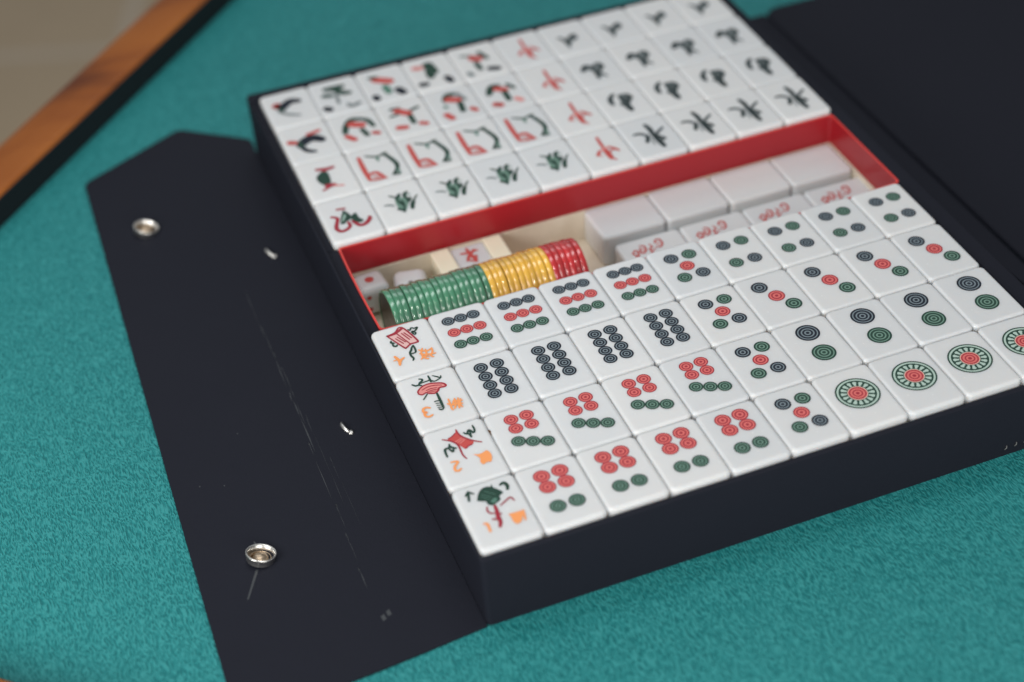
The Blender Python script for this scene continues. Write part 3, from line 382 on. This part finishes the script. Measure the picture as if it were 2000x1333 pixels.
def outline(pts, r=0.25, n=6):
    out = []; k = len(pts)
    for i in range(k):
        a, b, c_ = Vector(pts[i-1]), Vector(pts[i]), Vector(pts[(i+1) % k])
        rr = pts_r[i] if pts_r else r
        u = (a-b).normalized()*rr; v = (c_-b).normalized()*rr
        for s in range(n+1):
            t = s/n; q = (b+u)*(1-t)**2+b*2*t*(1-t)+(b+v)*t*t; out.append((q.x, q.y))
    return out
def slab(mb, pts, z0, z1, edge=0.03, zf=None, mi=0, flat=False):
    """thick sheet with rounded edge; zf(x,y) adds local height"""
    zf = zf or (lambda x, y: 0)
    cx = sum(p[0] for p in pts)/len(pts); cy = sum(p[1] for p in pts)/len(pts)
    def ring(ins, z):
        o = []
        for k, p in enumerate(pts):
            a, b = pts[k-1], pts[(k+1) % len(pts)]
            t = Vector((b[0]-a[0], b[1]-a[1])); t = t.normalized() if t.length else Vector((1, 0))
            nx, ny = -t.y, t.x
            o.append((p[0]+nx*ins, p[1]+ny*ins, z+zf(p[0], p[1])))
        return o
    if flat: mb.rings([ring(0, z0), ring(0, z1-edge), ring(edge*0.6, z1)], mi, True, True, smooth=False); return
    mb.rings([ring(0, z0), ring(0, z1-edge), ring(edge*0.3, z1-edge*0.3), ring(edge, z1), ring(edge+0.03, z1)], mi, True, True)

# left flap: a strip as wide as the case is deep, a fold, then a tapering tongue with two snaps
pts_r = [0.05, 0.05, 0.05, 0.5, 0.22, 0.3]
fl = [(-0.057, YF-0.005), (-0.057, 14.55), (-1.38, 15.62), (-3.60, 14.45), (-3.92, 0.45), (-3.95, -0.36), (-2.0, -0.30)]
pts_r = [0.02, 0.10, 0.14, 0.17, 0.5, 0.3, 0.9]
poly = outline(fl)
flap = put('flap', None, loc=(0, 0, -Z0), parent=case)
mb = MB(); slab(mb, poly, Z0+0.004, Z0+0.045, edge=0.010, flat=True)
flap_me = mb.data('flap', ['leather']); bpy.data.objects.remove(flap)
flap = put('flap', flap_me, loc=(0, 0, -Z0), parent=case)
zt = Z0+0.045
# fold scuffs: worn hairlines along the crease
random.seed(3)
mb = MB()
for k, (x0, y0, y1, w) in enumerate([(-1.42, 7.9, 9.5, .010), (-1.40, 6.4, 7.7, .014), (-1.41, 4.6, 6.3, .016), (-1.36, 5.3, 7.0, .008), (-1.30, 3.2, 5.6, .008), (-1.44, 3.4, 4.9, .012), (-1.47, 1.9, 2.6, .009), (-1.39, 7.0, 8.3, .008), (-1.50, 1.3, 1.8, .012), (-1.20, 2.6, 4.4, .006), (-1.43, 2.7, 3.3, .008)]):
    y = y0
    while y < y1:
        d = random.uniform(.3, 1.3); e = min(y+d, y1); xa = x0+random.uniform(-.012, .012); xb = x0+random.uniform(-.012, .012); ww = w*random.uniform(.3, .8)
        ym = (y+e)/2
        mb.add([(xa-.001, y, zt+.002), (xa+ww, ym, zt+.002), (xb, e, zt+.002), (xa-ww*.6, ym, zt+.002)], [(0,1,2,3)])
        y = e+random.uniform(-.2, .10)
mb.add([(-2.97, 2.42, zt+.002), (-2.93, 2.40, zt+.002), (-3.22, 1.86, zt+.002), (-3.25, 1.86, zt+.002)], [(0,1,2,3)])
mb.add([(-2.86, 3.02, zt+.002), (-2.84, 3.02, zt+.002), (-2.80, 2.86, zt+.002), (-2.84, 2.86, zt+.002)], [(0,1,2,3)])
for x, y in ((-3.38, 4.6), (-3.0, 4.45), (-2.5, 5.6)): mb.add([(x, y, zt+.002), (x+.02, y, zt+.002), (x+.02, y+.03, zt+.002), (x, y+.03, zt+.002)], [(0,1,2,3)])
for x, y in ((-1.46, .60), (-1.36, .66)): mb.add([(x, y, zt+.002), (x+.06, y+.02, zt+.002), (x+.05, y+.13, zt+.002), (x-.01, y+.10, zt+.002)], [(0,1,2,3)])
mb.fix = True
put('scuff_marks', mb.data('scuff_marks', ['scuff']), parent=flap, kind='stuff')
# snaps
def snap(x, y, rz):
    sn = put('snap_fastener', None, loc=(x, y, zt), rot=(R(2), R(17), rz), parent=flap)
    mb = MB(); mb.lathe([(0.225, 0.0), (0.228, 0.05), (0.245, 0.10), (0.25, 0.13), (0.238, 0.145), (0.220, 0.13), (0.205, 0.06), (0.20, 0.01)], 40, 0)
    mb.lathe([(0.20, 0.012), (0.13, 0.010), (0.12, 0.06), (0.08, 0.09), (0.0005, 0.095)], 32, 1)
    mb.lathe([(0.165, 0.012), (0.175, 0.045), (0.165, 0.06), (0.155, 0.045), (0.155, 0.012)], 32, 1)
    mb.v = [(x*0.98, y*0.98, z*0.95) for x, y, z in mb.v]; me = mb.data('snap_fastener', ['steel', 'gold'])
    bpy.data.objects.remove(sn); return put('snap_fastener', me, loc=(x, y, zt), rot=(R(2), R(17), rz), parent=flap)
snap(-2.77, 12.18, 0); snap(-2.85, 2.60, 0.6)
for x, y, a in ((-0.72, 10.42, 0.25), (-0.79, 4.98, 0.20)):
    mb = MB(); pts = []
    for k in range(9):
        t = k/8-0.5; pts.append((0.05*(4*t*t)-0.01, 0.34*-t, 0.03-0.05*4*t*t))
    mb.tube(pts, [.018, .03, .036, .038, .038, .036, .034, .03, .018], 0, 10)
    mb.lathe([(0.05, 0.0), (0.05, 0.02), (0.03, 0.03), (0.001, 0.032)], 16, 0, c=(0.045, -0.17, 0.0))
    put('metal_loop', mb.data('metal_loop', ['steel']), loc=(x, y, zt), rot=(0, 0, a), parent=flap)
# right: spine strip and lid panel
pts_r = [0.03, 0.03, 0.05, 0.05]
sp = [(XR+0.01, -0.15), (11.83, -0.15), (11.83, 14.30), (XR+0.01, 14.30)]
mb = MB(); slab(mb, outline(sp), Z0+0.004, Z0+0.06); put('spine', mb.data('spine', ['leather']), loc=(0, 0, -Z0), parent=case)
pts_r = [0.25, 0.6, 0.6, 0.45]
lp = [(11.88, -0.30), (23.4, -0.30), (23.4, 14.55), (11.80, 14.42)]
mb = MB(); slab(mb, outline(lp), Z0+0.004, Z0+0.11, edge=0.06); put('lid_panel', mb.data('lid_panel', ['leather']), loc=(0, 0, -Z0), parent=case)
# loose threads at the foot of the front wall
mb = MB()
for k, x in enumerate((8.75, 8.93, 9.10, 9.26)):
    mb.tube([(x, YF-0.004, -1.31+.01*k), (x+.02, YF-.02, -1.27+.012*k), (x+.03, YF-.004, -1.235+.012*k)], 0.009, 0, 6)
put('stitching', mb.data('stitching', ['thread']), loc=(0, 0, -Z0), parent=case)

# ================================================================ card trays
tray = put('card_tray', None, loc=(0, 0, -1.36), label='red card tray lining the case, with an open beige compartment between two blocks of tiles', cat='tray')
def tpart(name, mb, mats, bev=None):
    o = put(name, mb.data(name, mats), loc=(0, 0, 1.36), parent=tray)
    if bev: bevel(o, bev, 2)
    return o
# red collar round the compartment: far wall, near wall, ends (slightly bowed card)
cx0, cx1, cy0, cy1, zr, zb = 0.235, 10.075, 5.665, 8.15, -0.092, -0.685
def collar(w):
    p = []; hx0, hx1 = cx0-w, cx1+w; hy0, hy1 = cy0-w, cy1+w; n = 10; rc = 0.06
    def c(x, y, a0):
        for k in range(5):
            a = R(a0+90*k/4); p.append((x+rc*math.cos(a), y+rc*math.sin(a)))
    def bow(x0, y0, x1, y1, amt):
        for k in range(1, n):
            t = k/n; nx, ny = (y1-y0), -(x1-x0); d = math.hypot(nx, ny); b = amt*math.sin(math.pi*t)
            p.append((x0+(x1-x0)*t+nx/d*b, y0+(y1-y0)*t+ny/d*b))
    c(hx1-rc, hy1-rc, 0); bow(hx1-rc, hy1, hx0+rc, hy1, -0.015)
    c(hx0+rc, hy1-rc, 90); bow(hx0, hy1-rc, hx0, hy0+rc, 0.02)
    c(hx0+rc, hy0+rc, 180); bow(hx0+rc, hy0, hx1-rc, hy0, 0.0)
    c(hx1-rc, hy0+rc, 270); bow(hx1, hy0+rc, hx1, hy1-rc, 0.0)
    return p
ins, outs = collar(0.0), collar(0.032)
mb = MB(); mb.fix = True
def zt_(x, y): return -0.10*(1-max(0, min(1, (y-cy0)/(cy1-cy0))))*max(0, math.sin(math.pi*max(0, min(1, (x-cx0)/(cx1-cx0)))))**0.5      # the near lip of the card stands a little lower
def cr_(q, z, lip): return [(x, y, z+(zt_(x, y) if lip else 0)) for x, y in q]
mb.rings([cr_(outs, -1.0, False), cr_(outs, zr-.012, True)], 0, False, False)
mb.rings([cr_(outs, zr-.012, True), cr_(outs, zr, True), cr_(ins, zr, True), cr_(ins, zr-.012, True)], 1, False, False, smooth=False)
mb.rings([cr_(ins, zr-.012, True), cr_(ins, zb, False)], 0, False, False)
mb.rings([cr_(ins, zb, False), cr_(outs, -1.0, False)], 0, False, False)
tpart('red_collar', mb, ['redcard', 'rededge'])
# tray floors and the red front strip
mb = MB(); mb.box(0.0, -0.006, -0.66, 10.08, 5.612, -0.615); mb.box(0.13, 8.205, -0.66, 10.08, 13.79, -0.615)
mb.box(0.02, -0.008, -0.612, 10.06, 0.006, -0.19)
tpart('tray_floor', mb, ['redcard'])
# beige box below
mb = MB(); bx0, bx1, by0, by1 = 0.27, 10.03, 5.72, 8.10
mb.box(bx0, by0, -1.355, bx1, by1, -1.335)
mb.box(bx0-.04, by1+.002, -1.355, bx1+.04, by1+.04, -0.70); mb.box(bx0-.04, by0-.04, -1.355, bx1+.04, by0-.002, -0.70)
mb.box(bx0-.04, by0, -1.355, bx0-.002, by1, -0.70); mb.box(bx1+.002, by0, -1.355, bx1+.04, by1, -0.70)
tpart('beige_box', mb, ['beige'])
# ================================================================ tiles in the two blocks
PY = 1.3835
ORD = ['leftmost', 'second', 'third', 'fourth', 'fifth', 'sixth', 'seventh', 'eighth', 'ninth', 'rightmost']
ROW = ['frontmost row', 'second row from the front', 'third row from the front', 'back row']
front = {3: ['book']+['9']*4+['5']+['4']*4, 2: ['fan']+['8']*4+['5']+['3']*4, 1: ['scroll']+['7']*4+['5']+['2']*4, 0: ['pot']+['6']*4+['5']+['1']*4}
desc = {'9': 'nine ringed dots in black, red and green rows', '8': 'eight black ringed dots', '7': 'four red dots over three green',
        '6': 'four red dots above two green', '5': 'five ringed dots around a red one', '4': 'four black and green dots', '3': 'black, red and green dots in a diagonal',
        '2': 'one black dot above one green', '1': 'one big green and red petal wheel',
        'book': 'a red open book and orange digit 4', 'fan': 'a red fan and upside-down orange 3', 'scroll': 'a red bound scroll and orange 2', 'pot': 'a dark green pot and orange 1',
        'butterfly': 'a red and green butterfly', 'worm': 'a green body with red ends', 'rooster': 'a black rooster with red comb', 'bird': 'a black bird with red head',
        'fa': 'a green brushed character', 'frame': 'a half red, half green ornate frame', 'zhong': 'a red brushed character', 'dong': 'a black many-armed character',
        'nan': 'a black two-part character', 'xi': 'a black looped character', 'bei': 'a small black forked character',
        'flower_a': 'dark green blossom and black numeral', 'flower_b': 'red blossom and black dots', 'flower_c': 'green leafy plant and pink bud', 'flower_d': 'red flower with long green leaves',
        'plum_a': 'red plum under a green branch', 'plum_b': 'red flower between green leaves', 'plum_c': 'red bloom under a green arch', 'plum_d': 'red bloom over a green stem'}
meshes = {}; FAT = {'book': 1.2, 'fan': 1.2, 'scroll': 1.2, 'pot': 1.2, 'frame': 1.0, 'fa': 1.1, 'dong': 1.25, 'nan': 1.2, 'xi': 1.2, 'bei': 1.2, 'zhong': 1.35, 'flower_a': 1.6, 'flower_b': 1.6, 'flower_c': 1.6, 'flower_d': 1.5, 'plum_a': 1.5, 'plum_b': 1.5, 'plum_c': 1.5, 'plum_d': 1.5, 'bird': 1.5, 'rooster': 1.5, 'butterfly': 1.4, 'worm': 1.4}
def get(t):
    if t not in meshes: meshes[t] = tile_mesh('tile_'+t if not t.isdigit() else 'dot_tile', dots=DOTS.get(t), g=GLYPHS.get(t), fat=FAT.get(t, 1.3))
    return meshes[t]
random.seed(11)
def lay(grid, ox, oy, where):
    for j in range(4):
        for i, t in enumerate(grid[j]):
            x = ox+i+0.5+random.uniform(-.002, .002); y = oy+(j+.5)*PY+random.uniform(-.003, .003)
            rowt = grid[j]; n = rowt.count(t)
            place = 'in the %s of the %s' % (ROW[j].replace(' from the front', ''), where)
            if n > 1 or t == '5' or t == 'zhong':
                if t in ('5', 'zhong'): lab = 'tile with %s, %s, %s' % (desc[t], ROW[j].replace(' from the front', ''), where)
                else:
                    k = [q for q, a in enumerate(rowt) if a == t].index(i)
                    lab = 'tile with %s, %s of four, %s' % (desc[t], ['leftmost', 'second', 'third', 'rightmost'][k], where)
            else: lab = 'white tile with %s, %s' % (desc[t], where)
            put('mahjong_tile', get(t), loc=(x, y, -TH*0+random.uniform(-.006, .006)), rot=(R(random.uniform(-.35, .35)), R(random.uniform(-.35, .35)), R(random.uniform(-.15, .15))),
                label=lab, cat='mahjong tile', group='mahjong tiles packed in the '+where)
lay(front, 0.0, 0.005, 'near block')
back = {0: ['butterfly']+['fa']*4+['zhong']+['dong']*4, 1: ['worm']+['frame']*4+['zhong']+['nan']*4,
        2: ['rooster', 'plum_a', 'plum_b', 'plum_c', 'plum_d', 'zhong']+['xi']*4, 3: ['bird', 'flower_a', 'flower_b', 'flower_c', 'flower_d', 'zhong']+['bei']*4}
lay(back, 0.142, 8.207, 'far block')
# four blank tiles and four lettered tiles lying in the compartment
blank = tile_mesh('blank_tile', 1.278, 1.01, 0.645)
lett = tile_mesh('lettered_tile', 1.272, 1.01, 0.55, g=GLYPHS['loops'])
for k in range(4):
    w = ['leftmost', 'second', 'third', 'rightmost'][k]
    put('mahjong_tile', blank, loc=(5.525+1.288*k, 7.615, -0.685), rot=(R(random.uniform(-.4, .4)), R(random.uniform(-.4, .4)), R(random.uniform(-.6, .6))),
        label='blank white tile lying crosswise in the compartment, %s of four' % w, cat='mahjong tile', group='blank tiles in the compartment')
    put('mahjong_tile', lett, loc=(5.655+1.280*k, 6.475, -0.78), rot=(R(random.uniform(-.3, .3)), R(random.uniform(-.3, .3)), R(random.uniform(-.5, .5))),
        label='white tile with red curly marks before the blank tiles, %s of four' % w, cat='mahjong tile', group='red marked tiles in the compartment')

# ================================================================ wind marker, dice, chips
wm = put('wind_marker', None, loc=(2.53, 7.43, -1.335), label='ivory block with a white window showing a red character, behind the chips', cat='game marker')
mb = MB(); block(mb, 1.36, 0.0+1.30, 0.52, 0.05, 0.03); 
# block with a recessed window: build as frame of four bars on a base
mb = MB()
def bar(mb, x0, y0, x1, y1, z0, z1): 
    b = MB(); block(b, x1-x0, y1-y0, z1-z0, 0.035, 0.025, n=3, nb=3); ox, oy = (x0+x1)/2, (y0+y1)/2
    mb.rings  # noqa
    o = len(mb.v); mb.v += [(x+ox, y+oy, z+z1) for x, y, z in b.v]; mb.f += [tuple(o+q for q in f) for f in b.f]; mb.m += b.m; mb.sm += b.sm
bar(mb, -0.68, -0.66, -0.325, 0.66, 0.0, 0.68); bar(mb, 0.325, -0.66, 0.68, 0.66, 0.0, 0.68)
mb.box(-0.33, 0.615, 0.0, 0.33, 0.655, 0.64); mb.box(-0.33, -0.655, 0.0, 0.33, -0.615, 0.64); mb.box(-0.33, -0.61, 0.0, 0.33, 0.61, 0.40)
put('ivory_frame', mb.data('ivory_frame', ['ivory']), parent=wm)
g = [(k, c, w, [(x-0.0, y-0.0) for x, y in p]) for k, c, w, p in GLYPHS['windchar']]
mb = MB(); block(mb, 0.64, 1.20, 0.20, 0.04, 0.02, n=3, nb=3)
glyph(mb, [(k, c, w, [(x+0.03, y+0.20) for x, y in p]) for k, c, w, p in g])
put('white_insert', mb.data('white_insert', SLOTS), loc=(0, 0, 0.645), parent=wm)

def die(loc, rot, label, top, fr, pc):
    s = 0.60; mb = MB(); h = s/2
    # superellipsoid-like rounded cube from a subdivided grid
    n = 10; 
    def sph(a, b, fa):
        v = [0, 0, 0]; u_, w_ = 2*a/n-1, 2*b/n-1
        ax = fa//2; sg = 1 if fa % 2 else -1
        v[ax] = sg; v[(ax+1) % 3] = u_; v[(ax+2) % 3] = w_
        v = Vector(v); core = Vector([max(-.55, min(.55, c)) for c in v]); d = (v-core)
        return (core+d.normalized()*0.45*1.0 if d.length > 1e-6 else v)*h
    for fa in range(6):
        vs = [sph(a, b, fa) for a in range(n+1) for b in range(n+1)]
        fs = [(a*(n+1)+b, (a+1)*(n+1)+b, (a+1)*(n+1)+b+1, a*(n+1)+b+1) for a in range(n) for b in range(n)]
        if fa % 2 == 0: fs = [tuple(reversed(f)) for f in fs]
        mb.add(vs, fs, 0, True)
    for x, y, r in top: 
        mb.lathe([(r, h+0.001), (r*.8, h+0.004), (0.001, h+0.0045)], 20, 1, c=(x, y, 0))
    for x, z, r in fr:
        seg = 20; mb.add([(x+r*math.cos(2*math.pi*k/seg), -h-0.002, z+r*math.sin(2*math.pi*k/seg)) for k in range(seg)], [tuple(range(seg))], 1)
    me = mb.data('die', ['white', pc])
    bm = bmesh.new(); bm.from_mesh(me); bmesh.ops.remove_doubles(bm, verts=bm.verts[:], dist=1e-6); bm.to_mesh(me); bm.free()
    return put('die', me, loc=loc, rot=rot, label=label, cat='die')
four = [(-.13, -.13, .045), (.13, -.13, .045), (-.13, .13, .045), (.13, .13, .045)]
die((0.61, 7.83, -0.99), (0, 0, R(4)), 'white die with one big red pip on top, in the left corner of the compartment', [(0, 0, .085)], four, 'redm')
die((1.30, 7.56, -0.98), (0, 0, R(-12)), 'white die with dark pips, half hidden behind the green chips', [(0, -.15, .045)], [(-.13, .13, .05), (.13, .13, .05), (0, 0, .05)], 'black')

# chips: one row lying on their rims, green, yellow, red
RC = 0.63; YC, ZC = 6.42, -1.335+RC
def chip_mesh(nm, face):
    mb = MB(); t = 0.104; r = RC
    mb.lathe([(r-.055, 0.010), (r-.045, 0.0), (r-.020, 0.0), (r-.006, 0.004), (r, 0.016), (r+.001, t/2), (r, t-.016), (r-.006, t-.004), (r-.020, t), (r-.045, t), (r-.055, t-.010)], 72, 0, axis='x')
    mb.lathe([(0.0008, 0.022), (r-.055, 0.010)], 72, 1, axis='x'); mb.lathe([(r-.055, t-.010), (0.0008, t-.022)], 72, 1, axis='x')
    mb.fix = True
    return mb.data(nm+'_chip', ['chip_'+nm, 'chipface'])
random.seed(5)
x = 0.56
kinds = ['green']*17+['yellow']*11+['red']*6
cm = {k: chip_mesh(k, True) for k in ('green', 'yellow', 'red')}
for k, nm in enumerate(kinds):
    rr = random.uniform(-0.02, 0.0)
    first = k == 0; last = k == len(kinds)-1
    if first: lab = 'green plastic chip at the left end, its dark round face showing'
    elif last: lab = 'red plastic chip at the right end of the chip row'
    elif nm == 'green': lab = 'thin green plastic chip on edge in the left part of the chip row'
    elif nm == 'yellow': lab = 'thin yellow plastic chip on edge in the middle of the chip row'
    else: lab = 'thin red plastic chip on edge in the right part of the chip row'
    put('plastic_chip', cm[nm], loc=(x, YC+random.uniform(-.012, .012), ZC+random.uniform(-.004, .014)), rot=(random.uniform(0, 6.28), R(random.uniform(-.7, .7)), R(random.uniform(-.7, .7))),
        label=lab, cat='game chip', group='plastic chips stacked on edge')
    x += 0.1050

# ================================================================ dirt on the tiles
mb = MB(); random.seed(2)
for k in range(7):
    mb.lathe([(0.0+random.uniform(.008, .03), 0.0), (0.012, 0.012), (0.001, 0.016)], 8, 0, c=(random.uniform(-.02, .02), random.uniform(-.06, .05), random.uniform(-.035, -.01)))
put('dirt_speck', mb.data('dirt_speck', ['dirt']), loc=(0.997, 2.39, 0.0), label='tiny brown speck of dirt in the seam beside the tile with the red scroll', cat='dirt')
